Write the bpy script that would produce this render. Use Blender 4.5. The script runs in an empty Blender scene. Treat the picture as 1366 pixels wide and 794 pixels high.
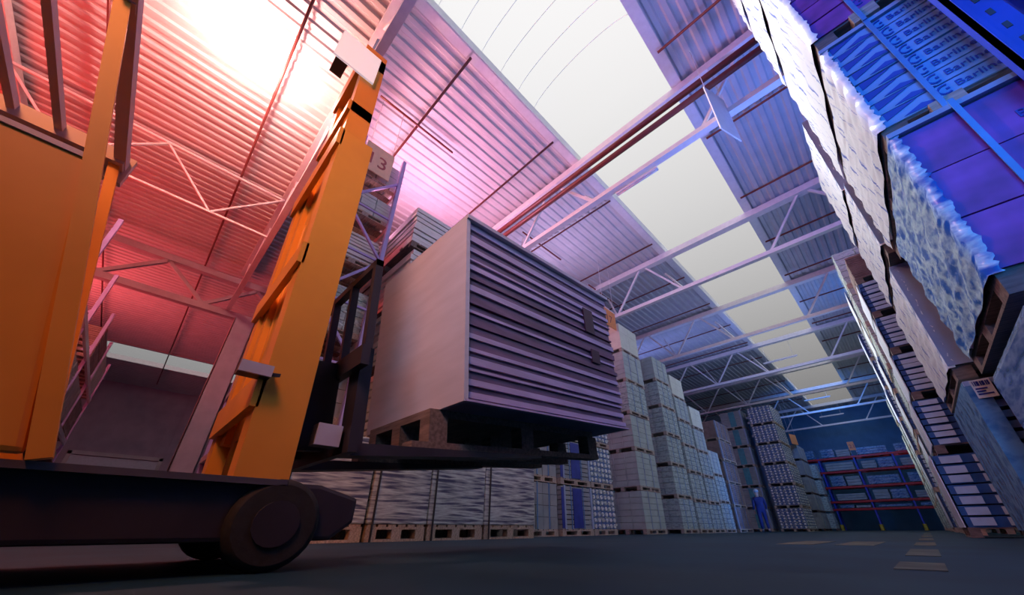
import bpy, bmesh, math, random
from mathutils import Vector, Matrix
C = bpy.context.scene.collection
SC = bpy.context.scene
R = math.radians
rnd = random.Random(7)

# ------------------------------------------------------------------ camera
cam_d = bpy.data.cameras.new('camera'); cam = bpy.data.objects.new('camera', cam_d); C.objects.link(cam)
cam_d.sensor_fit = 'HORIZONTAL'; cam_d.sensor_width = 36.0
cam_d.lens = 486.6 / 1366 * 36.0
cam_d.shift_x = -22.6 / 1366; cam_d.shift_y = 45.0 / 1366
cam_d.clip_start = 0.02; cam_d.clip_end = 300
_y, _p, _r = R(43.793), R(28.66), R(-0.3)
fw = Vector((-math.sin(_y) * math.cos(_p), math.cos(_y) * math.cos(_p), math.sin(_p)))
rt0 = Vector((math.cos(_y), math.sin(_y), 0)); up0 = rt0.cross(fw)
rt = rt0 * math.cos(_r) + up0 * math.sin(_r); up = -rt0 * math.sin(_r) + up0 * math.cos(_r)
m = Matrix((rt, up, -fw)).transposed().to_4x4(); m.translation = (0, 0, 0.12)
cam.matrix_world = m
SC.camera = cam

# ------------------------------------------------------------------ world, lights, exposure
SC.view_settings.view_transform = 'Standard'; SC.view_settings.look = 'None'
SC.view_settings.gamma = 1.0; SC.view_settings.use_curve_mapping = False
SC.view_settings.exposure = 0.0
SC.cycles.use_denoising = True
SC.cycles.max_bounces = 6; SC.cycles.diffuse_bounces = 3; SC.cycles.transparent_max_bounces = 12
SC.cycles.sample_clamp_indirect = 4.0
SC.cycles.caustics_reflective = False; SC.cycles.caustics_refractive = False

w = bpy.data.worlds.new('overcast_sky'); SC.world = w; w.use_nodes = True
nt = w.node_tree; nt.nodes.clear()
tc = nt.nodes.new('ShaderNodeTexCoord'); sx = nt.nodes.new('ShaderNodeSeparateXYZ')
pw = nt.nodes.new('ShaderNodeMath'); pw.operation = 'POWER'; pw.inputs[1].default_value = 1.05; pw.use_clamp = True
bg = nt.nodes.new('ShaderNodeBackground'); ow = nt.nodes.new('ShaderNodeOutputWorld')
mul = nt.nodes.new('ShaderNodeMath'); mul.operation = 'MULTIPLY'; mul.inputs[1].default_value = 1.04
mx = nt.nodes.new('ShaderNodeMath'); mx.operation = 'MAXIMUM'; mx.inputs[1].default_value = 0.02
bg.inputs[0].default_value = (1.0, 0.99, 0.99, 1)
nt.links.new(tc.outputs['Generated'], sx.inputs[0]); nt.links.new(sx.outputs[2], mx.inputs[0])
nt.links.new(mx.outputs[0], pw.inputs[0]); nt.links.new(pw.outputs[0], mul.inputs[0])
nt.links.new(mul.outputs[0], bg.inputs[1]); nt.links.new(bg.outputs[0], ow.inputs[0])

def light(name, typ, loc, target, color, energy, size=1.0, size_y=None, spread=None, spot=None):
    d = bpy.data.lights.new(name, typ); o = bpy.data.objects.new(name, d); C.objects.link(o)
    d.color = color; d.energy = energy
    if typ == 'AREA':
        d.size = size
        if size_y: d.shape = 'RECTANGLE'; d.size_y = size_y
        if spread: d.spread = R(spread)
    elif typ == 'SUN': d.angle = R(size)
    else: d.shadow_soft_size = size
    if typ == 'SPOT' and spot: d.spot_size = R(spot); d.spot_blend = 0.9
    o.location = loc
    if target is not None:
        v = Vector(target) - Vector(loc)
        o.rotation_euler = v.to_track_quat('-Z', 'Y').to_euler()
    return o
# bright cloud break: comes down through the skylight onto the right-hand row
light('sun', 'SUN', (-8, 6, 18.4), (0, 5.2, 5.5), (0.90, 0.95, 1.0), 9.6, 16)
# added coloured fills without fixtures: red to blue tint across the hall
light('blue_lamp_behind_camera', 'AREA', (2.2, -3.0, 5.4), (1.7, 3.0, 3.2), (0.02, 0.20, 1.0), 60, 1.6, None, 80)  # added unseen fill, turns the near right front faces blue
light('blue_uplight_near', 'AREA', (-0.6, -2.6, 5.5), (0.0, 5.0, 10.5), (0.14, 0.22, 1.0), 60, 2.0, None, 90)  # added to tint the near deck blue; no fixture here
light('blue_uplight_right_stack', 'AREA', (1.5, 7.6, 5.7), (-0.3, 7.2, 10), (0.12, 0.24, 1.0), 190, 1.2, 5.5)  # unseen fill above the right stacks, added to blue the deck
light('blue_uplight_right_row', 'AREA', (1.7, 20, 8.1), (-0.6, 20, 10), (0.07, 0.27, 1.0), 300, 1.0, 30)  # added blue wash for the deck along the right row
light('violet_uplight_left_stack', 'AREA', (-6.9, 8.6, 7.4), (-5.6, 8.6, 10), (0.78, 0.55, 1.0), 85, 1.0, 4.5)  # added violet wash on the nearer left deck
light('violet_uplight_left_row', 'AREA', (-7.2, 20, 7.6), (-6.0, 20, 10), (0.30, 0.36, 1.0), 230, 1.2, 26)  # added bluish violet wash farther along the left deck
light('pink_uplight', 'AREA', (-8.3, 3.3, 7.4), (-5.6, 3.8, 10), (1.0, 0.40, 0.66), 250, 2.2, 1.2)  # invented source, tints the deck above the plank stack pink
light('red_uplight', 'AREA', (-9.0, -7.0, 5.0), (-12, -3.0, 10), (1.0, 0.05, 0.03), 560, 3.0)  # added red tint for the deck over the left bay
light('red_uplight_far', 'AREA', (-22, -6.0, 6.0), (-20, 0, 10), (1.0, 0.10, 0.11), 540, 4.0)  # unseen red fill, added for the far part of the left bay
light('amber_lamp_cab_side', 'AREA', (0.0, -2.2, 4.6), (-2.2, 0.0, 2.0), (1.0, 0.30, 0.10), 33, 1.2, None, 75)  # added warm fill on the cab and mast
light('lilac_lamp_on_load', 'AREA', (0.4, -1.6, 3.0), (-2.0, 1.2, 1.4), (0.50, 0.70, 1.0), 3.6, 0.8, None, 50)  # added cool fill, offsets the amber on the load's end
light('blue_lamp_far_end', 'AREA', (-2.4, 31, 8.6), (-2.4, 44, 6.0), (0.02, 0.24, 1.0), 95, 2.0, None, 120)  # added to turn the far end wall bluer
light('blue_lamp_low', 'AREA', (0.3, -1.8, 1.7), (0.7, 9, 1.6), (0.04, 0.33, 1.0), 10, 0.8, None, 60)  # unseen low fill, added to blue the lower right stack fronts

# ------------------------------------------------------------------ materials
MATS = {}
def newmat(name):
    m = bpy.data.materials.new(name); m.use_nodes = True
    nt = m.node_tree; return m, nt, nt.nodes['Principled BSDF']
def mat(name, col, rough=0.6, metal=0.0, var=0.12, scale=8.0, emit=None, es=0.0, bump=0.0, stretch=None):
    if name in MATS: return MATS[name]
    m, nt, b = newmat(name)
    b.inputs['Roughness'].default_value = rough; b.inputs['Metallic'].default_value = metal
    tc = nt.nodes.new('ShaderNodeTexCoord'); mp = nt.nodes.new('ShaderNodeMapping')
    nz = nt.nodes.new('ShaderNodeTexNoise'); nz.inputs['Scale'].default_value = scale; nz.inputs['Detail'].default_value = 3
    if stretch: mp.inputs['Scale'].default_value = stretch
    rp = nt.nodes.new('ShaderNodeValToRGB')
    rp.color_ramp.elements[0].position = 0.35; rp.color_ramp.elements[1].position = 0.65
    rp.color_ramp.elements[0].color = tuple(c * (1 - var) for c in col) + (1,)
    rp.color_ramp.elements[1].color = tuple(min(1, c * (1 + var)) for c in col) + (1,)
    nt.links.new(tc.outputs['Object'], mp.inputs[0]); nt.links.new(mp.outputs[0], nz.inputs['Vector'])
    nt.links.new(nz.outputs[0], rp.inputs[0]); nt.links.new(rp.outputs[0], b.inputs['Base Color'])
    if bump:
        bp = nt.nodes.new('ShaderNodeBump'); bp.inputs['Strength'].default_value = bump; bp.inputs['Distance'].default_value = 0.02
        nt.links.new(nz.outputs[0], bp.inputs['Height']); nt.links.new(bp.outputs[0], b.inputs['Normal'])
    if emit:
        b.inputs['Emission Color'].default_value = tuple(emit) + (1,); b.inputs['Emission Strength'].default_value = es
    MATS[name] = m; return m
def film(name, lo, hi, p0, p1, stretch, rough=0.25, scale=3.0, alpha=None, ridge=False):
    """stretch film: streaks of white pull marks over the goods showing through"""
    if name in MATS: return MATS[name]
    m, nt, b = newmat(name)
    b.inputs['Roughness'].default_value = rough
    tc = nt.nodes.new('ShaderNodeTexCoord'); mp = nt.nodes.new('ShaderNodeMapping'); mp.inputs['Scale'].default_value = stretch
    nz = nt.nodes.new('ShaderNodeTexNoise'); nz.inputs['Scale'].default_value = scale; nz.inputs['Detail'].default_value = 5
    nz.inputs['Distortion'].default_value = 0.6 if ridge else 0.1
    rp = nt.nodes.new('ShaderNodeValToRGB')
    rp.color_ramp.elements[0].position = p0; rp.color_ramp.elements[1].position = p1
    rp.color_ramp.elements[0].color = tuple(lo) + (1,); rp.color_ramp.elements[1].color = tuple(hi) + (1,)
    bp = nt.nodes.new('ShaderNodeBump'); bp.inputs['Strength'].default_value = 0.35; bp.inputs['Distance'].default_value = 0.015
    nt.links.new(tc.outputs['Object'], mp.inputs[0]); nt.links.new(mp.outputs[0], nz.inputs['Vector'])
    src = nz.outputs[0]
    if ridge:
        n2 = nt.nodes.new('ShaderNodeTexNoise'); n2.inputs['Scale'].default_value = scale; n2.inputs['Detail'].default_value = 4
        nt.links.new(mp.outputs[0], n2.inputs['Vector'])
        m1 = nt.nodes.new('ShaderNodeMath'); m1.operation = 'SUBTRACT'; m1.inputs[1].default_value = 0.5; nt.links.new(n2.outputs[0], m1.inputs[0])
        m2 = nt.nodes.new('ShaderNodeMath'); m2.operation = 'ABSOLUTE'; nt.links.new(m1.outputs[0], m2.inputs[0])
        m3 = nt.nodes.new('ShaderNodeMath'); m3.operation = 'MULTIPLY_ADD'; m3.inputs[1].default_value = -6.0; m3.inputs[2].default_value = 1.0; nt.links.new(m2.outputs[0], m3.inputs[0])
        m4 = nt.nodes.new('ShaderNodeMath'); m4.operation = 'MULTIPLY'; nt.links.new(m3.outputs[0], m4.inputs[0]); nt.links.new(nz.outputs[0], m4.inputs[1])
        m5 = nt.nodes.new('ShaderNodeMath'); m5.operation = 'MULTIPLY_ADD'; m5.inputs[1].default_value = 0.5; nt.links.new(nz.outputs[0], m5.inputs[0]); nt.links.new(m4.outputs[0], m5.inputs[2]); src = m5.outputs[0]
    nt.links.new(src, rp.inputs[0]); nt.links.new(rp.outputs[0], b.inputs['Base Color'])
    nt.links.new(nz.outputs[0], bp.inputs['Height']); nt.links.new(bp.outputs[0], b.inputs['Normal'])
    if alpha:
        r2 = nt.nodes.new('ShaderNodeMapRange'); r2.inputs[1].default_value = p0; r2.inputs[2].default_value = p1
        r2.inputs[3].default_value = alpha[0]; r2.inputs[4].default_value = alpha[1]
        nt.links.new(nz.outputs[0], r2.inputs[0]); nt.links.new(r2.outputs[0], b.inputs['Alpha'])
    MATS[name] = m; return m

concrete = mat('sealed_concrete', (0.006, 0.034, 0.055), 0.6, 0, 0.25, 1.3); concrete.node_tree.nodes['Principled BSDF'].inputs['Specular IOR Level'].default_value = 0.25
deckm = mat('painted_roof_deck', (0.60, 0.60, 0.62), 0.5, 0, 0.05, 2)
wallm = mat('wall_cladding', (0.07, 0.22, 0.40), 0.7, 0, 0.08, 1.5)
steelw = mat('white_painted_steel', (0.80, 0.80, 0.80), 0.45, 0, 0.04)
steelg = mat('grey_column_steel', (0.42, 0.38, 0.42), 0.5, 0, 0.06, 3)
pipem = mat('dark_red_pipe', (0.16, 0.035, 0.03), 0.4, 0, 0.1)
wood = mat('pallet_wood', (0.50, 0.40, 0.32), 0.8, 0, 0.25, 6, stretch=(1, 8, 8))
woodd = mat('weathered_pallet_wood', (0.20, 0.15, 0.13), 0.85, 0, 0.3, 6, stretch=(1, 8, 8))
carton = mat('pale_carton', (0.53, 0.60, 0.55), 0.75, 0, 0.08, 3)
carton2 = mat('grey_carton', (0.37, 0.40, 0.41), 0.75, 0, 0.1, 3)
cartonw = mat('white_carton', (0.88, 0.88, 0.70), 0.6, 0, 0.05, 3)
brownc = mat('brown_board_packs', (0.33, 0.24, 0.22), 0.75, 0, 0.2, 4)
planks = mat('pale_planks', (0.86, 0.82, 0.78), 0.6, 0, 0.08, 5, stretch=(1, 1, 10))
tealp = mat('teal_packaging', (0.06, 0.30, 0.36), 0.5, 0, 0.15, 5)
bluep = mat('deep_blue_packaging', (0.03, 0.05, 0.35), 0.5, 0, 0.15, 5)
navyp = mat('navy_packaging', (0.03, 0.10, 0.32), 0.45, 0, 0.2, 5)
whitep = mat('white_print', (0.88, 0.88, 0.86), 0.5, 0, 0.04)
labelm = mat('bluish_white_label', (0.55, 0.70, 0.85), 0.5, 0, 0.06)
inkm = mat('dark_blue_ink', (0.02, 0.03, 0.25), 0.6, 0, 0.1)
inkr = mat('dark_red_ink', (0.45, 0.10, 0.10), 0.6, 0, 0.1)
signo = mat('orange_sign_board', (0.95, 0.32, 0.10), 0.5, 0, 0.04)
signw = mat('white_sign_board', (0.9, 0.88, 0.85), 0.5, 0, 0.03)
strapm = mat('blue_strapping', (0.12, 0.30, 0.62), 0.35, 0, 0.08)
rackblue = mat('blue_rack_steel', (0.03, 0.06, 0.55), 0.4, 0, 0.08, 5)
rackred = mat('red_rack_beam', (0.55, 0.02, 0.03), 0.4, 0, 0.08, 5)
rackw = mat('galvanised_rack_steel', (0.72, 0.70, 0.74), 0.4, 0.3, 0.06, 5)
rackpur = mat('violet_grey_rack_post', (0.45, 0.36, 0.75), 0.4, 0, 0.06, 5)
fl_or = mat('orange_machine_paint', (0.85, 0.36, 0.045), 0.42, 0, 0.06, 3)
fl_dk = mat('dark_machine_paint', (0.035, 0.028, 0.035), 0.45, 0, 0.2, 4)
fl_gr = mat('grey_machine_steel', (0.20, 0.18, 0.20), 0.4, 0.6, 0.1, 6)
rubber = mat('black_rubber', (0.02, 0.02, 0.022), 0.8, 0, 0.2, 20, bump=0.2)
lens2 = mat('plain_lamp_lens', (0.55, 0.55, 0.7), 0.2, 0, 0.05)
lens = mat('lamp_lens', (0.9, 0.9, 0.92), 0.2, 0, 0.02, emit=(0.9, 0.88, 1.0), es=0.45)
tubel = mat('fluorescent_tube', (0.9, 0.9, 0.9), 0.3, 0, 0.02, emit=(1, 0.95, 0.9), es=2.0)
yellow = mat('yellow_paint', (0.75, 0.52, 0.05), 0.6, 0, 0.2, 9)
roadp = mat('worn_floor_paint', (0.10, 0.10, 0.06), 0.7, 0, 0.35, 7)
sheetm = mat('dark_board_edges', (0.17, 0.10, 0.19), 0.5, 0, 0.25, 2, stretch=(1, 1, 9))
sheetl = mat('pale_board_edges', (0.50, 0.42, 0.66), 0.5, 0, 0.15, 2, stretch=(1, 1, 9))
endpale = mat('pale_board_ends', (0.58, 0.58, 0.66), 0.7, 0, 0.06, 2, stretch=(1, 1, 6))
packb = mat('blue_flooring_carton', (0.26, 0.44, 0.70), 0.5, 0, 0.10, 3, stretch=(1, 1, 5))
packdk = mat('dark_blue_print', (0.035, 0.07, 0.42), 0.5, 0, 0.1)
packp = mat('purple_flooring_carton', (0.36, 0.07, 0.40), 0.5, 0, 0.45, 3)
cardb = mat('corner_cardboard', (0.38, 0.47, 0.66), 0.7, 0, 0.08, 4)
slatm = mat('bluish_slats', (0.20, 0.24, 0.40), 0.6, 0, 0.2, 3)
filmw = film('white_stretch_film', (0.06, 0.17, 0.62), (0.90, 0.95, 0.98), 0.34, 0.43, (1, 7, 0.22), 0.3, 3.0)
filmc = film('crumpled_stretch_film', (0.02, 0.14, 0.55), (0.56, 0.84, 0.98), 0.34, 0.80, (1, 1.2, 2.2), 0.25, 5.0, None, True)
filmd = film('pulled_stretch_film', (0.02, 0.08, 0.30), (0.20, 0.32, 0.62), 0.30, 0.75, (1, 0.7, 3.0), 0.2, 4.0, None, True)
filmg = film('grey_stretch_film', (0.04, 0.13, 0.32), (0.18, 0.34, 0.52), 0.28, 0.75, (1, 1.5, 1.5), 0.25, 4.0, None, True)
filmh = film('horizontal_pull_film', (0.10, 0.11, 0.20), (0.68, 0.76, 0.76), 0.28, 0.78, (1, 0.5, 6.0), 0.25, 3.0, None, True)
filmclear = film('clear_stretch_film', (0.62, 0.72, 0.74), (0.84, 0.92, 0.84), 0.45, 0.75, (1.2, 1.2, 3.5), 0.2, 5.0, (0.08, 0.7))
skin = mat('skin', (0.55, 0.36, 0.28), 0.6, 0, 0.05)
overall = mat('blue_overalls', (0.014, 0.02, 0.11), 0.8, 0, 0.15, 10)
hair = mat('grey_cap_cloth', (0.45, 0.47, 0.5), 0.8, 0, 0.1, 20)
shoem = mat('dark_shoe_leather', (0.03, 0.03, 0.035), 0.5, 0, 0.1)
gm, gnt, gb = newmat('skylight_glass'); gnt.nodes.clear()
g_t = gnt.nodes.new('ShaderNodeBsdfTransparent'); g_t.inputs[0].default_value = (0.97, 0.965, 0.965, 1)
g_g = gnt.nodes.new('ShaderNodeBsdfGlossy'); g_g.inputs['Roughness'].default_value = 0.35
g_m = gnt.nodes.new('ShaderNodeMixShader'); g_m.inputs[0].default_value = 0.006; g_o = gnt.nodes.new('ShaderNodeOutputMaterial')
gnt.links.new(g_t.outputs[0], g_m.inputs[1]); gnt.links.new(g_g.outputs[0], g_m.inputs[2]); gnt.links.new(g_m.outputs[0], g_o.inputs[0])

# ------------------------------------------------------------------ mesh helpers
class MB:
    def __init__(s): s.v = []; s.f = []; s.sm = []
    def box(s, a, b):
        x0, y0, z0 = a; x1, y1, z1 = b; n = len(s.v)
        s.v += [(x0,y0,z0),(x1,y0,z0),(x1,y1,z0),(x0,y1,z0),(x0,y0,z1),(x1,y0,z1),(x1,y1,z1),(x0,y1,z1)]
        for q in ((0,3,2,1),(4,5,6,7),(0,1,5,4),(1,2,6,5),(2,3,7,6),(3,0,4,7)): s.f.append(tuple(n+i for i in q)); s.sm.append(False)
        return s
    def hexa(s, pts):
        n = len(s.v); s.v += [tuple(p) for p in pts]
        for q in ((0,3,2,1),(4,5,6,7),(0,1,5,4),(1,2,6,5),(2,3,7,6),(3,0,4,7)): s.f.append(tuple(n+i for i in q)); s.sm.append(False)
        return s
    def cbox(s, c, d): return s.box([c[i]-d[i]/2 for i in range(3)], [c[i]+d[i]/2 for i in range(3)])
    def bar(s, p, q, wd, ht=None, upv=(0, 0, 1)):
        p = Vector(p); q = Vector(q); d = (q - p).normalized(); u = Vector(upv)
        if abs(d.dot(u)) > 0.98: u = Vector((0, 1, 0))
        sd = d.cross(u).normalized(); u = sd.cross(d); ht = ht or wd
        a = sd * wd / 2; b = u * ht / 2
        return s.hexa([p-a-b, p+a-b, q+a-b, q-a-b, p-a+b, p+a+b, q+a+b, q-a+b])
    def tube(s, pts, r, n=8, cap=True):
        pts = [Vector(p) for p in pts]; base = len(s.v); N = len(pts)
        rs = r if isinstance(r, (list, tuple)) else [r] * N
        u = None
        for i, p in enumerate(pts):
            d = (pts[min(i+1, N-1)] - pts[max(i-1, 0)]).normalized()
            if u is None:
                u = d.cross(Vector((0.3, 0.1, 1))) if abs(d.z) < 0.95 else d.cross(Vector((1, 0, 0)))
            u = (u - d * u.dot(d)).normalized(); w_ = d.cross(u)
            for k in range(n):
                a = 2 * math.pi * k / n
                s.v.append(tuple(p + (u * math.cos(a) + w_ * math.sin(a)) * rs[i]))
        for i in range(N - 1):
            for k in range(n):
                a = base + i*n + k; b = base + i*n + (k+1) % n
                s.f.append((a, b, b+n, a+n)); s.sm.append(True)
        if cap:
            s.f.append(tuple(base + k for k in reversed(range(n)))); s.sm.append(False)
            s.f.append(tuple(base + (N-1)*n + k for k in range(n))); s.sm.append(False)
        return s
    def quad(s, a, b, c, d):
        n = len(s.v); s.v += [tuple(a), tuple(b), tuple(c), tuple(d)]; s.f.append((n, n+1, n+2, n+3)); s.sm.append(False); return s
    def prism(s, poly, axis, t0, t1):
        """poly of 2D points extruded along axis from t0 to t1"""
        n = len(s.v); k = len(poly)
        def P(q, t):
            return (t, q[0], q[1]) if axis == 0 else ((q[0], t, q[1]) if axis == 1 else (q[0], q[1], t))
        s.v += [P(q, t0) for q in poly] + [P(q, t1) for q in poly]
        s.f.append(tuple(n+i for i in reversed(range(k)))); s.f.append(tuple(n+k+i for i in range(k))); s.sm += [False, False]
        for i in range(k):
            j = (i+1) % k; s.f.append((n+i, n+j, n+k+j, n+k+i)); s.sm.append(False)
        return s
    def mesh(s, name, m):
        me = bpy.data.meshes.new(name); me.from_pydata(s.v, [], s.f); me.polygons.foreach_set('use_smooth', s.sm)
        me.materials.append(m)
        bm = bmesh.new(); bm.from_mesh(me); bmesh.ops.recalc_face_normals(bm, faces=bm.faces); bm.to_mesh(me); bm.free()
        return me
def bevel(me, wd, seg=2):
    bm = bmesh.new(); bm.from_mesh(me)
    bmesh.ops.bevel(bm, geom=bm.edges[:], offset=wd, segments=seg, affect='EDGES', profile=0.6); bm.to_mesh(me); bm.free(); return me
def put(name, me, parent=None, loc=(0, 0, 0), rot=(0, 0, 0)):
    o = bpy.data.objects.new(name, me); C.objects.link(o); o.location = loc; o.rotation_euler = rot
    if parent is not None: o.parent = parent
    return o
def part(name, mb, m, parent, label=None, bev=None):
    me = mb.mesh(name, m)
    if bev: bevel(me, bev)
    o = put(name, me, parent)
    if label: o['label'] = label
    return o
def thing(name, label, cat, loc=(0, 0, 0), rz=0, group=None):
    o = bpy.data.objects.new(name, None); C.objects.link(o); o.empty_display_size = 0.2
    o.location = loc; o.rotation_euler = (0, 0, rz); o['label'] = label; o['category'] = cat
    if group: o['group'] = group
    return o
def tag(o, label, cat, group=None):
    o['label'] = label; o['category'] = cat
    if group: o['group'] = group
    return o
def struct(name, mb, m, parent=None, label=None):
    o = put(name, mb.mesh(name, m), parent)
    if parent is None: o['kind'] = 'structure'
    if label: o['label'] = label; o['category'] = name.split('_')[0]
    return o
def text_mesh(txt, size, extrude, m, name='lettering'):
    cu = bpy.data.curves.new('t', 'FONT'); cu.body = txt; cu.size = size; cu.extrude = extrude; cu.resolution_u = 3
    o = bpy.data.objects.new('t', cu); C.objects.link(o)
    dg = bpy.context.evaluated_depsgraph_get(); me = bpy.data.meshes.new_from_object(o.evaluated_get(dg))
    bpy.data.objects.remove(o); me.name = name; me.materials.clear(); me.materials.append(m); return me
ORD = ['lowest', 'second from the floor', 'third from the floor', 'fourth from the floor', 'fifth from the floor', 'sixth from the floor', 'seventh from the floor']

# ------------------------------------------------------------------ the hall
ZD = 10.0
XL, XR, YB, YF = -40.0, 12.0, 44.0, -14.0
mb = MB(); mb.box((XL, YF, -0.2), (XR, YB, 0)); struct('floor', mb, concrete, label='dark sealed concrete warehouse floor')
SKY = [(-3.92, -0.92), (-34.0, -30.8)]
SY0, SY1 = -8.0, 42.4
def deck(x0, x1, y0, y1):
    mb = MB(); n = max(1, round((x1 - x0) / 0.28)); p = (x1 - x0) / n
    for i in range(n):
        a = x0 + i * p
        prof = [(a, 0.0), (a + 0.36*p, 0.0), (a + 0.5*p, 0.045), (a + 0.86*p, 0.045), (a + p, 0.0)]
        for (u, z), (v, z2) in zip(prof, prof[1:]):
            mb.quad((u, y0, ZD+z), (v, y0, ZD+z2), (v, y1, ZD+z2), (u, y1, ZD+z))
    return mb
ceil = MB()
for (x0, x1, y0, y1) in ((XL, -34.0, YF, YB), (-30.8, -3.92, YF, YB), (-0.92, XR, YF, YB), (-3.92, -0.92, YF, SY0), (-3.92, -0.92, SY1, YB), (-34, -30.8, YF, SY0), (-34, -30.8, SY1, YB)):
    d = deck(x0, x1, y0, y1); n = len(ceil.v); ceil.v += d.v; ceil.f += [tuple(i + n for i in f) for f in d.f]; ceil.sm += d.sm
struct('ceiling', ceil, deckm, label='ribbed white metal roof deck')
mb = MB()
for a, b in ((( XL, YB, 0), (XR, YB+0.3, 10.3)),): mb.box(a, b)
for i in range(130): mb.box((XL + i*0.4, YB-0.03, 0), (XL + i*0.4 + 0.2, YB+0.01, 10))
struct('wall_back', mb, wallm, label='far ribbed end wall')
mb = MB(); mb.box((XL-0.3, YF, 0), (XL, YB, 10.3))
for i in range(70): mb.box((XL, YF + i*0.6, 0), (XL+0.04, YF + i*0.6 + 0.3, 10))
struct('wall_left', mb, mat('left_wall_cladding', (0.34, 0.26, 0.34), 0.7, 0, 0.08, 1.5))
mb = MB(); mb.box((XR, YF, 0), (XR+0.3, YB, 10.3)); struct('wall_right', mb, wallm)
mb = MB(); mb.box((XL, YF-0.3, 0), (XR, YF, 10.3)); struct('wall_front', mb, wallm)
# big sectional door in the left end wall
dr = MB()
for i in range(6): dr.box((XL+0.04, -3.0, i*0.8), (XL+0.10, 1.4, i*0.8+0.77))
d1 = struct('door_1', dr, mat('pale_door_panel', (0.45, 0.48, 0.58), 0.5, 0, 0.05), label='wide pale sectional door in the end wall')
fr = MB(); fr.box((XL+0.03, -3.2, 0), (XL+0.2, -3.0, 5.0)).box((XL+0.03, 1.4, 0), (XL+0.2, 1.6, 5.0)).box((XL+0.03, -3.2, 4.8), (XL+0.2, 1.6, 5.05))
part('door_frame', fr, steelg, d1)
# skylights: barrel vaults of clear glazing with thin arched bars and a folded metal curb
for k, (x0, x1) in enumerate(SKY):
    xc = (x0 + x1) / 2; hw = (x1 - x0) / 2 + 0.06
    def arc(t): return (xc - hw * math.cos(math.pi * t), ZD + 0.22 + 0.62 * math.sin(math.pi * t))
    mb = MB(); N = 14
    for i in range(N):
        a, b = arc(i/N), arc((i+1)/N); mb.quad((a[0], SY0, a[1]), (b[0], SY0, b[1]), (b[0], SY1, b[1]), (a[0], SY1, a[1])); mb.sm[-1] = True
    for yy in (SY0, SY1):
        n = len(mb.v); mb.v += [(arc(i/N)[0], yy, arc(i/N)[1]) for i in range(N+1)]; mb.f.append(tuple(range(n, n+N+1))); mb.sm.append(False)
    win = struct('window_%d' % (k+1), mb, gm, label='barrel vault skylight strip %s' % ('over the main aisle' if k == 0 else 'far over the left bay'))
    if k == 0:
        for j in range(9):
            yy = -0.6 + j * 0.62
            b = MB(); b.tube([(arc(i/12)[0], yy, arc(i/12)[1] - 0.012) for i in range(13)], 0.006, 5); part('glazing_bar', b, steelw, win)
    cb = MB()
    for xx, s in ((x0, -1), (x1, 1)):
        cb.box((xx - 0.03, SY0, ZD - 0.05), (xx + 0.03, SY1, ZD + 0.25))
        cb.box((min(xx, xx + s*0.22), SY0, ZD - 0.06), (max(xx, xx + s*0.22), SY1, ZD - 0.03))
    struct('trim_%d' % (k+1), cb, steelw)

# ------------------------------------------------------------------ roof trusses, girder, pipes
TY = [-5.2, 0.6, 6.4, 12.15, 17.9, 23.75, 29.65, 35.3, 41.0]
TL = ['behind the camera', 'crossing above the forklift mast', 'beside the pair of dark pipes', 'above the orange 17 sign', 'second beyond the orange 17 sign',
      'third beyond the orange 17 sign', 'fourth beyond the orange 17 sign', 'at the far end of the skylight', 'closest to the far wall']
for y, lb in zip(TY, TL):
    t = thing('roof_truss', 'white steel lattice roof truss ' + lb, 'roof truss', (0, y, 8.05), 0, 'roof trusses')
    part('bottom_chord', MB().box((-17.4, -0.08, -0.07), (11.9, 0.08, 0.07)), steelw, t)
    part('top_chord', MB().box((-17.4, -0.13, 1.66), (11.9, 0.13, 1.89)), steelw, t)
    nodes = [-0.72 + 2.87 * i for i in range(-5, 5)]
    for i, x in enumerate(nodes):
        for s in (-1, 1):
            if -3.7 < x + s*0.7 < -1.0: continue        # braces left out where the skylight's glare would wash them out
            part('brace', MB().bar((x + s*0.06, 0, 0.05), (x + s*1.3, 0, 1.7), 0.07), steelw, t)
# fly braces visible on the nearer trusses
for y, lb in zip(TY[2:7], TL[2:7]):
    for x in (-6.46, -3.6):
        o = part('fly_brace', MB().bar((x, y, 8.1), (x - 0.85, y + 0.95, 9.75), 0.06), steelw, None)
        tag(o, 'short brace on the truss %s, %s' % (lb, 'left one' if x < -5 else 'at skylight edge'), 'brace', 'fly braces')
# longitudinal girder and columns of the left bay
g = thing('lattice_girder', 'lattice girder running along the far column row of the left bay', 'girder', (-17.6, 0, 7.9))
part('bottom_chord', MB().box((-0.12, -13, -0.12), (0.12, 43, 0.12)), steelg, g)
part('top_chord', MB().box((-0.12, -13, 1.4), (0.12, 43, 1.65)), steelg, g)
for i in range(-4, 12):
    part('brace', MB().bar((0, i*2.9-0.2, 0.1), (0, i*2.9+1.25, 1.4), 0.13), steelg, g); part('brace', MB().bar((0, i*2.9+2.7, 0.1), (0, i*2.9+1.25, 1.4), 0.13), steelg, g)
def column(x, y, h, label):
    t = thing('steel_column', label, 'column', (x, y, 0))
    part('flange', MB().box((-0.25, -0.34, 0.02), (0.25, -0.31, h)), steelg, t); part('flange', MB().box((-0.25, 0.31, 0.02), (0.25, 0.34, h)), steelg, t)
    part('web', MB().box((-0.02, -0.31, 0.02), (0.02, 0.31, h)), steelg, t)
    part('flange', MB().box((0.22, -0.34, 0.02), (0.25, 0.34, h)), steelg, t)
    part('base_plate', MB().box((-0.35, -0.42, 0), (0.35, 0.42, 0.03)), steelg, t)
    return t
column(-17.6, 1.26, 7.78, 'tall grey steel column seen through the cab, beside the goods rack')
column(-17.6, -5.2, 7.78, 'grey steel column behind the left goods rack')
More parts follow.
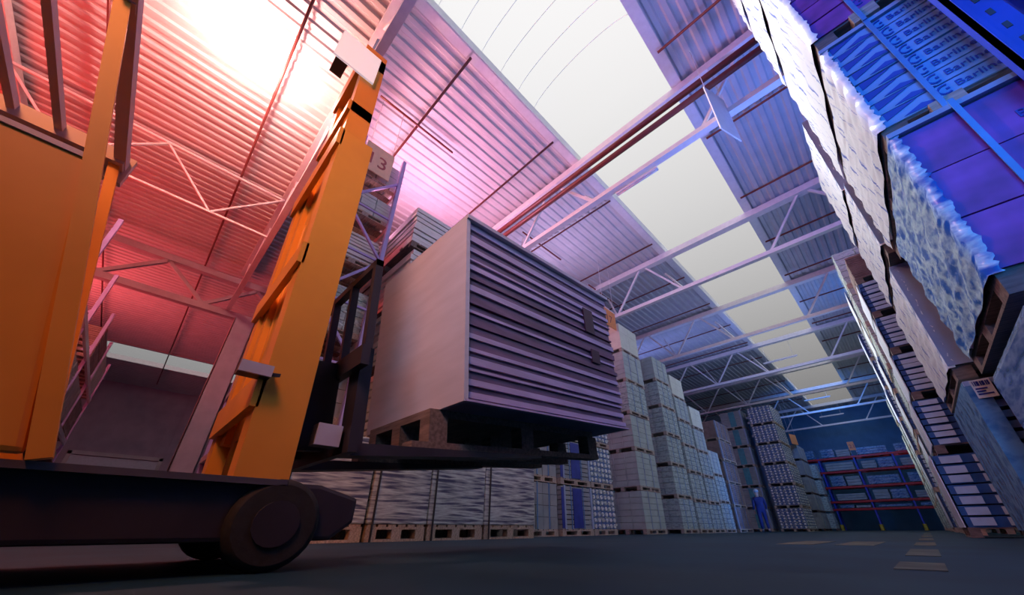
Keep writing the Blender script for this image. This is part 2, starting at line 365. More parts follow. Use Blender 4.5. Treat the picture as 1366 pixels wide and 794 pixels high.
# fine lattice purlin over the left bay
lp = thing('lattice_purlin', 'thin white lattice purlin crossing the roof above the forklift cab', 'purlin', (-11.6, 0, 8.05))
part('bottom_chord', MB().box((-0.03, -10.5, -0.03), (0.03, 0.55, 0.03)), steelw, lp)
part('top_chord', MB().box((-0.03, -10.5, 1.55), (0.03, 0.55, 1.62)), steelw, lp)
for i in range(4):
    part('brace', MB().bar((0, 0.5 - i*2.8, 1.55), (0, -0.9 - i*2.8, 0.0), 0.05), steelw, lp); part('brace', MB().bar((0, -2.3 - i*2.8, 1.55), (0, -0.9 - i*2.8, 0.0), 0.05), steelw, lp)
# fire sprinkler pipes under the deck, broken by the skylight
for i in range(15):
    y = -3.62 + i * 2.95
    for sgn, (a, b) in (('left', (-38.0, -4.02)), ('right', (-0.82, 11.5))):
        if sgn == 'right' and i < 1: continue
        t = thing('sprinkler_pipe', 'thin red pipe under the deck, %s of the skylight, %s' % (sgn, ['above the cab', 'second from the cab', 'third from the cab', 'fourth from the cab', 'fifth from the cab', 'sixth from the cab', 'seventh from the cab', 'eighth from the cab', 'ninth from the cab', 'tenth from the cab', 'eleventh from the cab', 'twelfth from the cab', 'third from the far end', 'second from the far end', 'at the far end'][i]), 'pipe', (0, y, 9.86), 0, 'sprinkler pipes')
        part('pipe', MB().tube([(a, 0, 0), (b, 0, 0)], 0.032, 6), pipem, t)
        for k in range(3):
            x = (a + 4 + k * 10) if sgn == 'left' else (b - 1 - k*4)
            if a < x < b: part('hanger', MB().bar((x, 0, 0), (x, 0, 0.14), 0.02), steelw, t)
for k, (dz, dy) in enumerate(((0.0, 0.0), (-0.28, 0.05))):
    o = put('dark_pipe', MB().tube([(-17, 6.0 + dy, 9.05 + dz), (11.5, 6.0 + dy, 9.05 + dz)], 0.075, 8).mesh('dark_pipe', pipem))
    tag(o, 'thick dark pipe crossing under the skylight, %s of the pair' % ('upper' if k == 0 else 'lower'), 'pipe', 'paired dark pipes')
# short cross pipe stubs under the deck
for k, (x, y0, y1) in enumerate(((-6.3, 1.2, 3.4), (-7.1, 7.1, 9.3), (-7.3, 11.5, 14.6))):
    o = put('pipe_stub', MB().tube([(x, y0, 9.78), (x, y1, 9.78)], 0.03, 6).mesh('pipe_stub', pipem))
    tag(o, 'short dark pipe running along the deck ribs, %s' % ['nearest the forklift mast', 'above the forklift load', 'above the tall stacks'][k], 'pipe', 'pipe stubs')
# linear lamps under the skylight
for k, (x0, x1, y, z, hz) in enumerate(((-2.98, -1.82, 6.5, 7.9, 0.08), (-3.73, -2.02, 23.75, 8.62, 1.1), (-3.7, -2.0, 35.3, 9.0, 0.72), (-3.65, -1.92, 41.0, 8.8, 0.92))):
    t = thing('linear_lamp', 'slim linear lamp under the skylight, %s' % ['nearest the camera', 'second along the aisle', 'third along the aisle', 'farthest from the camera'][k], 'lamp', (x0, y, z), 0, 'linear lamps')
    L = x1 - x0
    part('body', MB().box((0, -0.05, 0), (L, 0.05, 0.06)), steelw, t)
    part('tube', MB().tube([(0.05, 0, -0.02), (L-0.05, 0, -0.02)], 0.018, 6), steelw, t)
    for x in (0.2, L-0.2): part('hanger', MB().bar((x, 0, 0.05), (x, 0, hz), 0.012), steelw, t)
# added glowing globe above the left bay, standing in for a flare
glow = thing('high_bay_lamp', 'glowing high bay lamp hanging under the roof deck above the left bay', 'lamp', (-7.1, -1.2, 8.97))
bs = MB().tube([(0, 0, 0.21), (0, 0, 0.17), (0, 0, 0.09), (0, 0, 0), (0, 0, -0.09), (0, 0, -0.17), (0, 0, -0.21)], [0.04, 0.12, 0.19, 0.215, 0.19, 0.12, 0.02], 20)
part('globe', bs, mat('glowing_globe', (0.9, 0.6, 0.5), 0.3, 0, 0.01, emit=(1, 0.46, 0.38), es=500.0), glow)
part('hanger', MB().bar((0, 0, 0.2), (0, 0, 1.05), 0.012), steelw, glow)

# ------------------------------------------------------------------ hanging signs
def sign(label, corner, du, dn, wd, ht, m, txt, ink, ztop=10.03, foot=None):
    """board hanging on two wires: corner = lower near corner, du = width axis, dn = facing"""
    du = Vector(du).normalized(); dn = Vector(dn).normalized(); upv = Vector((0, 0, 1)); c = Vector(corner)
    t = thing('hanging_sign', label, 'sign', corner)
    M = Matrix((du, dn, upv)).transposed()
    mb = MB().box((0, -0.012, 0), (wd, 0.012, ht)); me = mb.mesh('board', m); me.transform(M.to_4x4()); put('board', me, t)
    if txt:
        tm = text_mesh(txt, ht * 0.62, 0.002, ink); xs = [v.co.x for v in tm.vertices]; cx = (min(xs) + max(xs)) / 2
        # letters stand in the board plane, reading along du, facing dn
        for s, (ax, nrm) in enumerate(((du, dn), (-du, -dn))):
            M2 = Matrix((ax, upv, nrm)).transposed().to_4x4()
            me2 = tm.copy(); me2.transform(Matrix.Translation((-cx, 0, 0))); me2.transform(M2)
            me2.transform(Matrix.Translation(du * wd / 2 + upv * ht * 0.24 + nrm * 0.016)); me2.name = 'lettering'
            put('lettering', me2, t)
    for f in (0.08, 0.92):
        p = du * wd * f + upv * ht
        if foot is None: part('wire', MB().tube([p, p + upv * (ztop - c.z - ht)], 0.008, 5), steelw, t)
        else: part('post', MB().tube([p - upv * 0.1 + dn * -0.025, p + upv * (foot - c.z - ht) + dn * -0.025], 0.015, 5), steelw, t)
    return t
sign('orange board numbered 17 hanging above the first tall stack', (-6.2, 10.55, 6.98), (0, 1, 0), (1, 0, 0), 0.88, 0.75, signo, '17', inkr)
sign('pale orange board numbered 13 at the top of the rack end', (-6.43, 1.28, 7.36), (0, 1, 0), (1, 0, 0), 0.66, 0.86, mat('pale_orange_board', (0.95, 0.62, 0.42), 0.5, 0, 0.05), '13', inkr)
sign('small orange board above the farthest left stacks', (-5.25, 34.0, 5.75), (0.25, 1, 0), (1, -0.25, 0), 0.95, 0.75, signo, None, inkr)
sign('small orange numbered board standing on the red-beamed rack', (-2.45, 39.60, 5.62), (1, 0, 0), (0, -1, 0), 0.42, 0.66, signo, '21', inkr, foot=5.22)
sign('white blank board hanging edge-on below the first truss', (-0.30, 5.75, 7.0), (0.35, 1, 0), (1, -0.35, 0), 0.62, 1.45, signw, None, inkr)

# ------------------------------------------------------------------ pallet loads
CACHE = {}
def cached(key, fn, m, bev=None):
    if key not in CACHE:
        me = fn().mesh(key[0], m)
        if bev: bevel(me, bev)
        CACHE[key] = me
    return CACHE[key]
PH = 0.144
def pallet_parts(parent, lx, ly, h=PH, m=None, blocks=True):
    m = m or wood; k = (round(lx, 2), round(ly, 2), round(h, 3), m.name)
    def f():
        mb = MB(); t = h * 0.15
        n = 6
        for i in range(n): a = ly * i / n + 0.01; mb.box((0, a, h - t), (lx, a + ly/n - 0.03, h))
        for i in range(3): a = (lx - 0.12) * i / 2; mb.box((a, 0, h - 2*t), (a + 0.12, ly, h - t)); mb.box((a, 0, 0), (a + 0.12, ly, t))
        return mb
    p = put('pallet', cached(('pallet',) + k, f, m), parent)
    if blocks:
        t = h * 0.15
        bm_ = cached(('block',) + k, lambda: MB().box((0, 0, t), (0.118, 0.14, h - 2*t)), m)
        for i in range(3):
            for j in range(3): put('block', bm_, p, ((lx - 0.118) * i / 2, (ly - 0.14) * j / 2, 0))
    return p
def jitter_grid(lx, ly, h, nx, ny, nz, gap, seed, jit=0.006):
    """cartons on the four faces of a stack"""
    r = random.Random(seed); mb = MB(); dx, dy, dz = lx/nx, ly/ny, h/nz
    for i in range(nx):
        for j in range(ny):
            for k in range(nz):
                if 0 < i < nx-1 and 0 < j < ny-1 and k < nz-1: continue
                o = [r.uniform(-jit, jit) for _ in range(3)]
                mb.box((i*dx + gap + o[0], j*dy + gap + o[1], k*dz + (gap if k else 0)), ((i+1)*dx - gap + o[0], (j+1)*dy - gap + o[1], (k+1)*dz - gap*0.4))
    return mb
def layers(lx, ly, h, n, gap, seed, jit=0.012):
    r = random.Random(seed); mb = MB(); dz = h / n
    for k in range(n):
        a, b, c, d = [r.uniform(0, jit) for _ in range(4)]
        mb.box((a, b, k*dz), (lx - c, ly - d, (k+1)*dz - gap))
    return mb
def strap_mesh(lx, ly, h, at, axis):
    mb = MB(); e = 0.008; s = 0.012
    if axis == 'y':   # loops round the load in the plane x = at
        mb.box((at-s, -e-0.004, 0), (at+s, -e+0.006, h+e)); mb.box((at-s, ly+e-0.006, 0), (at+s, ly+e+0.004, h+e)); mb.box((at-s, -e, h), (at+s, ly+e, h+e+0.004))
    else:
        mb.box((-e-0.004, at-s, 0), (-e+0.006, at+s, h+e)); mb.box((lx+e-0.006, at-s, 0), (lx+e+0.004, at+s, h+e)); mb.box((-e, at-s, h), (lx+e, at+s, h+e+0.004))
    return mb
def load(label, x0, y0, z0, lx, ly, h, kind, group=None, ph=PH, pm=None, cat='pallet load', rz=0.0, seed=0, straps=True, blocks=True):
    t = thing('pallet_load', label, cat, (x0, y0, z0), rz, group)
    pallet_parts(t, lx, ly, ph, pm, blocks)
    gh = h - ph
    key = (round(lx, 2), round(ly, 2), round(gh, 2), kind, seed % 3)
    def g(nm, fn, m, bev=None, zz=ph): return put(nm, cached((nm,) + key, fn, m, bev), t, (0, 0, zz))
    if kind == 'carton':
        g('carton_stack', lambda: jitter_grid(lx, ly, gh, 3, 3, 6, 0.006, seed % 3), carton)
    elif kind == 'white':
        g('carton_stack', lambda: jitter_grid(lx, ly, gh, 2, 2, 3, 0.003, seed % 3, 0.003), cartonw)
    elif kind == 'wrapped':
        g('carton_stack', lambda: jitter_grid(lx, ly, gh, 3, 3, 5, 0.012, seed % 3), carton)
        wr = g('stretch_wrap', lambda: MB().box((-0.014, -0.014, 0.0), (lx+0.014, ly+0.014, gh+0.004)), filmclear, 0.03)
    elif kind == 'grey':
        g('carton_stack', lambda: jitter_grid(lx, ly, gh, 5, 4, 4, 0.006, seed % 3), carton2)
    elif kind == 'wood':
        g('board_stack', lambda: layers(lx, ly, gh, 16, 0.012, seed), brownc)
        g('edge_protector', lambda: MB().box((lx-0.05, -0.012, 0), (lx+0.012, 0.0, gh)).box((lx, -0.012, 0), (lx+0.012, 0.06, gh)), cardb)
    elif kind == 'plank':
        g('plank_bundle', lambda: layers(lx, ly, gh, 8, 0.03, seed, 0.05), planks)
        g('runner_board', lambda: MB().box((lx*0.15, -0.02, -0.01), (lx*0.2, ly+0.02, 0.02)).box((lx*0.8, -0.02, -0.01), (lx*0.85, ly+0.02, 0.02)), wood)
    elif kind == 'teal':
        g('pack_stack', lambda: layers(lx, ly, gh, 10, 0.015, seed), carton2)
        g('printed_band', lambda: MB().box((lx*0.42, -0.012, 0.02), (lx*0.7, -0.002, gh-0.04)), tealp)
        g('edge_protector', lambda: MB().box((lx-0.06, -0.014, 0), (lx+0.014, 0.0, gh)).box((lx, -0.014, 0), (lx+0.014, 0.06, gh)), cardb)
    elif kind == 'blueband':
        g('pack_stack', lambda: layers(lx, ly, gh, 9, 0.02, seed), carton2)
        g('printed_band', lambda: MB().box((lx+0.002, ly*0.36, 0.02), (lx+0.012, ly*0.66, gh-0.05)), bluep)
        g('corner_band', lambda: MB().box((lx+0.002, ly*0.0, 0.02), (lx+0.012, ly*0.1, gh-0.05)), bluep)
        g('edge_protector', lambda: MB().box((lx-0.03, ly-0.06, 0), (lx+0.014, ly+0.012, gh)).box((lx-0.02, 0.1, 0), (lx+0.014, 0.16, gh)), cardb)
    elif kind == 'can':
        g('can_tray', lambda: MB().box((0.03, 0.03, 0), (lx-0.03, ly-0.03, gh-0.02)), navyp)
        def cans():
            mb = MB(); nx, nz, ny = 6, 7, 6
            for k in range(nz):
                z = gh * (k + 0.5) / nz
                for i in range(nx):
                    x = lx * (i + 0.5) / nx; mb.tube([(x, 0.10, z), (x, 0.0, z)], min(lx/nx, gh/nz) * 0.36, 8)
                for j in range(ny):
                    y = ly * (j + 0.5) / ny; mb.tube([(lx-0.10, y, z), (lx, y, z)], min(ly/ny, gh/nz) * 0.36, 8)
            return mb
        g('can_ends', cans, whitep)
        g('stretch_wrap', lambda: MB().box((-0.01, -0.01, 0.0), (lx+0.01, ly+0.01, gh)), filmclear, 0.03)
    elif kind == 'label':
        g('carton_stack', lambda: jitter_grid(lx, ly, gh, 2, 4, 7, 0.012, seed % 3), navyp)
        def labs():
            mb = MB(); nz = 7; r = random.Random(seed)
            for k in range(nz):
                for i in range(4):
                    x = lx * (i + 0.5) / 4; wv = lx / 4 * (0.36 if i % 2 else 0.30); z = gh * (k + 0.47) / nz + r.uniform(-0.01, 0.01)
                    mb.box((x - wv, -0.02, z - gh/nz*0.36), (x + wv, -0.008, z + gh/nz*0.36))
            return mb
        g('box_labels', labs, labelm)
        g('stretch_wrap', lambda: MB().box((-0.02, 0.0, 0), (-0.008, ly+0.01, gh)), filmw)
    if straps and kind in ('carton', 'wood', 'wrapped', 'teal', 'blueband', 'grey'):
        for f in (0.3, 0.7): put('strap', cached(('strap', f) + key, lambda: strap_mesh(lx, ly, gh, ly*f, 'x'), strapm if kind != 'carton' else cardb), t, (0, 0, ph))
    return t

# left row of tall stacks along the main aisle: (y0, depth, x of the aisle face, tier height, tiers, kind per tier, description)
NTH = 'first'
cols = [
    (11.45, 1.36, -6.10, 1.22, 6, ['carton', 'carton', 'carton', 'wrapped', 'carton', 'white'], 'stack under the orange 17 sign'),
    (14.05, 1.30, -6.10, 1.12, 6, ['wrapped', 'wrapped', 'wrapped', 'wrapped', 'wrapped', 'carton'], 'second stack along the left aisle'),
    (15.50, 1.30, -6.10, 1.05, 6, ['wrapped', 'wrapped', 'wrapped', 'wrapped', 'carton', 'white'], 'third stack along the left aisle'),
    (16.95, 1.22, -6.10, 1.03, 5, ['wrapped', 'wrapped', 'wrapped', 'carton', 'white'], 'fourth stack along the left aisle'),
    (18.25, 1.25, -6.10, 1.12, 3, ['wrapped', 'wrapped', 'carton'], 'low fifth stack along the left aisle'),
    (20.10, 1.90, -6.10, 1.02, 5, ['wood', 'wood', 'wood', 'wood', 'wood'], 'board stack beside the worker'),
]
for ci, (y0, dp, xf, th, n, kinds, desc) in enumerate(cols):
    wx = 1.32
    for k in range(n):
        jx, jy = rnd.uniform(-0.03, 0.03), rnd.uniform(-0.03, 0.03)
        nm = {'carton': 'pale carton', 'white': 'plain white carton', 'wrapped': 'film wrapped', 'wood': 'brown board'}[kinds[k]]
        if k == n - 1: pos = 'topmost'
        else: pos = ORD[k]
        load('%s pallet, %s, in the %s' % (nm, pos, desc), xf - wx + jx, y0 + jy, k * th, wx, dp, th - 0.012, kinds[k], 'left aisle stacks', pm=wood, rz=R(rnd.uniform(-0.6, 0.6)), seed=k + ci)
for k in range(6):
    pos = 'topmost' if k == 5 else ORD[k]
    load('teal banded pallet, %s, in the stack left of the speckled cans' % pos, -7.95, 27.7, k*1.22, 1.32, 1.3, 1.2, 'teal', 'left aisle stacks', rz=R(rnd.uniform(-0.5, 0.5)), seed=k)
    load('speckled blue and white can pallet, %s, beside the teal stack' % pos, -6.22 + rnd.uniform(-0.02, 0.02), 27.7, k*1.22, 1.40, 2.6, 1.2, 'can', 'left aisle stacks', seed=k)
for k in range(5):
    pos = 'topmost' if k == 4 else ORD[k]
    load('grey pack pallet, %s, in the far stack below the orange board' % pos, -6.5, 34.9, k*1.17, 1.35, 2.6, 1.15, 'grey', 'left aisle stacks', pm=woodd, seed=k)
    if k < 4: load('wrapped pallet, %s, in the last stack before the red-beamed rack' % ('topmost' if k == 3 else ORD[k]), -6.2, 38.0, k*1.17, 1.35, 1.2, 1.15, 'wrapped', 'left aisle stacks', pm=woodd, seed=k)
# stacks between the wrapped front row and the first tall stack
for k in range(3):
    load('pale pack pallet, %s, just behind the low front row' % (ORD[k] if k < 2 else 'topmost'), -7.5, 6.30, k*1.12, 1.40, 1.0, 1.10, 'plank' if k == 2 else 'grey', 'mid left stacks', seed=k)
    load('blue banded pallet, %s, left of the first tall stack' % (ORD[k] if k < 2 else 'topmost'), -7.5, 7.45, k*1.12, 1.40, 1.25, 1.10, 'blueband' if k < 2 else 'white', 'mid left stacks', seed=k)
    load('blue can pallet, %s, tucked against the first tall stack' % (ORD[k] if k < 2 else 'topmost'), -7.6, 8.95, k*1.15, 1.35, 1.1, 1.13, 'can', 'mid left stacks', seed=k)
# low front row wrapped in film: long packs, one load per pallet
for k, (ya, yb) in enumerate(((1.25, 2.28), (2.34, 3.18), (3.22, 4.22), (4.26, 5.42))):
    t = thing('pallet_load', 'low film wrapped pack beside the aisle floor, %s' % ['hidden end behind the forklift wheel', 'left one under the raised forks', 'middle one under the raised forks', 'right end of the row'][k], 'pallet load', (-6.05, ya, 0), 0, 'low front row')
    lx, ly = 0.95, yb - ya
    pallet_parts(t, lx, ly, 0.20, wood)
    part('board_stack', layers(lx-0.02, ly-0.02, 1.04, 11, 0.012, k), brownc, t).location = (0.01, 0.01, 0.2)
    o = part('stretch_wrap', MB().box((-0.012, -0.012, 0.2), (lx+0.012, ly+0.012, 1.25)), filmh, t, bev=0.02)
    for f in (0.06,): part('strap', strap_mesh(lx+0.03, ly, 1.27, ly*f, 'x'), fl_dk, t)
# white plank stack behind the raised load
for k in range(5):
    z = [0, 1.41, 2.82, 4.23, 5.64][k]
    load('white plank pallet, %s, in the plank stack beside the braced rack' % ('topmost' if k == 4 else ORD[k]), -8.7, 2.66 - (0.02 if k == 4 else 0), z, 2.6, 1.28, 1.405 if k < 4 else 1.22, 'plank', 'white plank stack', ph=0.16, pm=woodd, seed=k, rz=R((-0.4, 0.5, -0.2, 0.4, -0.3)[k]))

# ------------------------------------------------------------------ right-hand row, close to the camera
XF = 0.62
def rload(label, y0, y1, z0, z1, kind, x=XF, lx=2.3, rz=0):
    t = thing('pallet_load', label, 'pallet load', (x, y0, z0), R(rz), 'right aisle stacks')
    ly, h = y1 - y0, z1 - z0
    pallet_parts(t, lx, ly, 0.13, woodd)
    lid = part('lid_board', MB().box((-0.01, -0.02, h-0.035), (lx, ly, h)), cardb, t)
    g0, g1 = 0.13, h - 0.035; gh = g1 - g0
    if kind in ('blue', 'purple', 'purple_wide'):
        n = {'blue': 8, 'purple': 8, 'purple_wide': 3}[kind]; dz = gh / n
        pm = packb if kind == 'blue' else packp
        tm = text_mesh('Barlinek', 0.068 if kind != 'purple_wide' else 0.075, 0.0015, packdk)
        tm.transform(Matrix.Rotation(R(90), 4, 'X'))
        for k in range(n):
            p = part('flooring_pack', MB().box((0.03, 0.0, 0), (lx, ly-0.02, dz-0.012)), pm, t); p.location = (rnd.uniform(-0.008, 0.008), rnd.uniform(-0.006, 0.006), g0 + k*dz)
            q = put('lettering', tm, p, (0.355 if kind != 'purple_wide' else 0.40 + 0.1*(k % 2), -0.004, dz*0.28))
            # printed swoosh emblem left of the name: open crescent with a dot
            sw = MB(); pts = [(0.315 + 0.03*math.cos(a), 0, dz*0.46 + 0.036*math.sin(a)) for a in [R(60 + 24*i) for i in range(11)]]
            for a, b in zip(pts, pts[1:]): sw.bar((a[0], -0.003, a[2]), (b[0], -0.003, b[2]), 0.004, 0.011)
            sw.cbox((0.325, -0.003, dz*0.46), (0.014, 0.004, 0.014)); 
            if kind != 'purple_wide': part('emblem', sw, packdk, p)
            if kind == 'blue':
                tr = MB()
                tr.prism([(0.05, dz*0.92), (0.05, dz*0.35), (0.21, dz*0.88)], 1, -0.004, -0.001)
                tr.prism([(0.12, dz*0.10), (0.30, dz*0.02), (0.21, dz*0.42)], 1, -0.004, -0.001)
                part('printed_pattern', tr, packdk, p)
    else:
        n = 9; dz = gh / n
        part('board_stack', layers(lx-0.03, ly-0.03, gh, n, 0.014, int(z0*10), 0.01), slatm, t).location = (0.02, 0.01, g0)
        part('corner_board', MB().box((-0.005, -0.018, g0), (0.14, -0.004, g1+0.02)).box((-0.016, -0.018, g0), (-0.004, 0.12, g1+0.02)), cardb, t)
    fm = {'blue': filmw, 'purple': filmw, 'purple_wide': filmc}.get(kind, filmw)
    # film wrapped round the aisle face with a torn edge on the front
    mb = MB(); r = random.Random(int(z0*100) + int(y0*10)); N = 60
    ys = [0.0 + (ly) * i / 10 for i in range(11)]; zs = [g0 - 0.02 + (gh + 0.03) * i / N for i in range(N+1)]
    def P(i, k): return (-0.016 - 0.008*math.sin(i*1.7 + k*0.5) - r.uniform(0, 0.006), ys[i] - (0.01 if i == 0 else 0), zs[k])
    grid = [[P(i, k) for k in range(N+1)] for i in range(11)]; base = len(mb.v)
    for col in grid: mb.v += col
    for i in range(10):
        for k in range(N): a = base + i*(N+1) + k; mb.f.append((a, a+1, a+N+2, a+N+1)); mb.sm.append(True)
    front = [(0.022 + r.uniform(0, 0.014) + (0.012 if r.random() < 0.15 else 0), -0.014 - r.uniform(0, 0.006), zs[k]) for k in range(N+1)]; fb = len(mb.v); mb.v += front
    for k in range(N): mb.f.append((base + k, fb + k, fb + k + 1, base + k + 1)); mb.sm.append(True)
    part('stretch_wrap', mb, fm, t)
    if kind in ('blue', 'purple', 'purple_wide'):
        part('strap', MB().box((0.255, -0.03, -0.02), (0.28, -0.022, h+0.02)), strapm, t)
        part('chock', MB().box((0.22, -0.02, 0.015), (0.36, 0.14, 0.125)), wood, t)
    return t
rload('purple film-edged flooring pallet, second from the floor in the near right stack', 2.50, 3.85, 1.05, 2.20, 'purple_wide')
rload('blue flooring pallet printed with repeated brand lettering, third in the near right stack', 2.57, 4.10, 2.20, 3.30, 'blue')
rload('purple lettered flooring pallet cut by the top edge, near right stack', 2.56, 4.28, 3.31, 5.10, 'purple')
rload('white wrapped pallet high in the near right stack, above the purple lettered one', 2.6, 4.32, 5.14, 6.66, 'board')
rload('white wrapped pallet topmost of the near right stack at the frame edge', 2.7, 4.36, 6.70, 8.1, 'board')
# lowest loads
t = thing('pallet_load', 'dark blue pallet tightly wrapped in film, lowest of the near right stack', 'pallet load', (0.63, 2.45, 0), 0, 'right aisle stacks')
pallet_parts(t, 2.3, 1.27, 0.13, woodd)
part('board_stack', layers(2.26, 1.23, 0.84, 8, 0.014, 4, 0.01), slatm, t).location = (0.02, 0.02, 0.13)
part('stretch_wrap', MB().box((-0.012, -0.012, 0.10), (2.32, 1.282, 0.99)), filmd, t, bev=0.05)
t = thing('pallet_load', 'grey wrapped pallet with a paper label, lowest of the second right stack', 'pallet load', (XF, 4.58, 0), 0, 'right aisle stacks')
pallet_parts(t, 2.3, 1.45, 0.13, woodd)
part('board_stack', layers(2.26, 1.41, 1.0, 12, 0.03, 5, 0.01), slatm, t).location = (0.02, 0.02, 0.13)
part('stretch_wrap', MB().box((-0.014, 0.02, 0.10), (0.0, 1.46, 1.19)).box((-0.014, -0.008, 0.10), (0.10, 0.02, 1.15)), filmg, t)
part('lid_board', MB().box((-0.01, -0.01, 1.15), (2.3, 1.45, 1.19)), cardb, t)
pl = part('paper_label', MB().box((0.025, -0.020, 1.035), (0.135, -0.012, 1.185)), whitep, t)
lm = MB()
for i in range(9): lm.box((0.035 + 0.010*i, -0.0225, 1.135), (0.039 + 0.010*i + 0.003*(i % 3), -0.0202, 1.172))
for i, b_ in enumerate((0.10, 0.085, 0.12)): lm.box((0.035, -0.0225, 1.105 - 0.022*i), (b_, -0.0202, 1.117 - 0.022*i))
part('printed_marks', lm, inkm, pl)
rload('white wrapped board pallet, second from the floor in the second right stack', 4.74, 6.20, 1.25, 2.48, 'board')
rload('white wrapped board pallet, third from the floor in the second right stack', 4.46, 6.05, 2.49, 3.50, 'board')
rload('white wrapped board pallet, fourth in the second right stack', 4.75, 6.15, 3.52, 4.95, 'board')
# third and later right stacks: boxes with white labels behind clear film
rc = [(8.6, 0.58, [(0.385, 0.0), (0.48, 1.22), (0.545, 2.05), (0.57, 2.86), (0.60, 3.62)], 'third'),]
zt = [(0.0, 1.12, 0.40), (1.13, 1.98, 0.49), (1.99, 2.80, 0.545), (2.81, 3.55, 0.575), (3.56, 4.32, 0.59), (4.33, 5.0, 0.60)]
for k, (a, b, x) in enumerate(zt):
    load('white labelled box pallet, %s, in the third right stack' % ('topmost' if k == 5 else ORD[k]), x, 8.6 + 0.02*k, a, 1.5, 1.25, b - a - 0.01, 'label' if k != 5 else 'wood', 'right aisle stacks', ph=0.13, pm=woodd, seed=k, straps=False)
for ci, (y0, xx, n, th, dp, kd, nm) in enumerate(((11.4, 0.60, 6, 1.12, 1.3, 'wrapped', 'fourth'), (14.2, 0.62, 6, 1.15, 1.3, 'label', 'fifth'), (16.6, 0.66, 6, 1.16, 1.3, 'wrapped', 'sixth'), (19.4, 0.60, 6, 1.22, 1.3, 'label', 'seventh'), (22.5, 0.66, 5, 1.2, 1.3, 'wrapped', 'eighth'), (26.0, 0.66, 5, 1.2, 1.3, 'wrapped', 'ninth'), (30.0, 0.7, 4, 1.2, 1.3, 'wrapped', 'tenth'), (34.0, 0.7, 4, 1.2, 1.3, 'wrapped', 'last'))):
    for k in range(n):
        load('%s pallet, %s, in the %s right stack' % ('film wrapped' if kd == 'wrapped' else 'white labelled box', 'topmost' if k == n-1 else ORD[k], nm), xx + rnd.uniform(-0.03, 0.03), y0, k*th, 1.4, dp, th-0.012, kd, 'right aisle stacks', seed=k+ci, straps=False)
# blue rack upright standing in front of the near right stack
t = thing('rack_upright', 'bright blue steel rack upright in the top right corner', 'rack upright', (1.09, 2.38, 0))
part('post', MB().box((0, -0.06, 0.02), (0.11, 0.0, 9.0)), rackblue, t); part('flange', MB().box((0.0, -0.065, 0.02), (0.02, 0.05, 9.0)), rackblue, t)
part('flange', MB().box((0.16, -0.06, 0.02), (0.20, 0.05, 9.0)), rackblue, t)
part('foot_plate', MB().box((-0.04, -0.1, 0), (0.24, 0.08, 0.02)), rackblue, t)
hl_ = MB()
for i in range(60): hl_.cbox((0.055, -0.061, 0.4 + i*0.14), (0.02, 0.004, 0.05))
part('slot_row', hl_, fl_dk, t)

# ------------------------------------------------------------------ racks
def rack(label, x0, x1, y0, y1, h, levels, postm, beamm, bay=2.7, endframe='diag', axis='x'):
    t = thing('pallet_rack', label, 'rack', (x0, y0, 0))
    L, D = x1 - x0, y1 - y0; n = max(1, round(L / bay)); b = L / n
    for i in range(n + 1):
        x = i * b
        fr = part('upright_frame', MB().box((x-0.05, 0, 0.01), (x+0.05, 0.08, h)).box((x-0.05, D-0.08, 0.01), (x+0.05, D, h)), postm, t)
        br = MB(); z = 0.3; s = 0
        while z + 1.2 < h:
            br.bar((x, 0.04 if s else D-0.04, z), (x, D-0.04 if s else 0.04, z+1.2), 0.05); br.bar((x, 0.04, z), (x, D-0.04, z), 0.04); z += 1.2; s = 1 - s
        part('bracing', br, postm, fr)
    for z in levels:
        part('beam', MB().box((0, -0.02, z-0.14), (L, 0.04, z)), beamm, t); part('beam', MB().box((0, D-0.04, z-0.14), (L, D+0.02, z)), beamm, t)
        sl = MB()
        for i in range(int(L/0.55)): sl.box((i*0.55+0.1, 0.04, z-0.03), (i*0.55+0.3, D-0.04, z))
        part('slat_shelf', sl, woodd, t)
    return t
lv1 = [1.7, 3.3, 4.9, 6.2, 7.3]
rack('tall goods rack right of the cross aisle, its braced end beside the plank stack', -12.1, -6.45, 1.16, 2.24, 8.3, lv1, rackpur, rackw)
kk = ['carton', 'grey', 'wrapped', 'plank']
lvname = ['floor', 'first shelf', 'second shelf', 'third shelf', 'fourth shelf', 'top shelf']
for li, z in enumerate([0.0] + lv1):
    for bi in range(2):
        for s in range(2):
            x = -6.55 - bi*2.82 - s*1.27 - 1.2
            hh = {0: 1.35, 1: 1.25, 2: 1.2, 3: 0.9, 4: 0.72, 5: 0.9}[li] * rnd.uniform(0.8, 1.0)
            k = kk[(li + bi*2 + s) % 4]
            load('%s pallet on the %s of the cross-aisle rack, %s' % ({'carton': 'pale carton', 'grey': 'grey carton', 'wrapped': 'wrapped', 'plank': 'white plank'}[k], lvname[li], ['at braced end', 'second from braced end', 'third from braced end', 'at the far end', 'fifth from braced end', 'sixth from braced end', 'seventh from braced end', 'beside the column'][bi*2+s]),
                 x, 1.2, z, 1.15, 1.0, hh, k, 'goods on the cross-aisle rack', ph=0.12, seed=li+bi, straps=False, blocks=(bi == 0))
lv2 = [1.5, 3.1, 4.7]
rack('goods rack on the far left of the cross aisle', -22.0, -10.6, -3.0, -1.95, 6.2, lv2, rackpur, rackw)
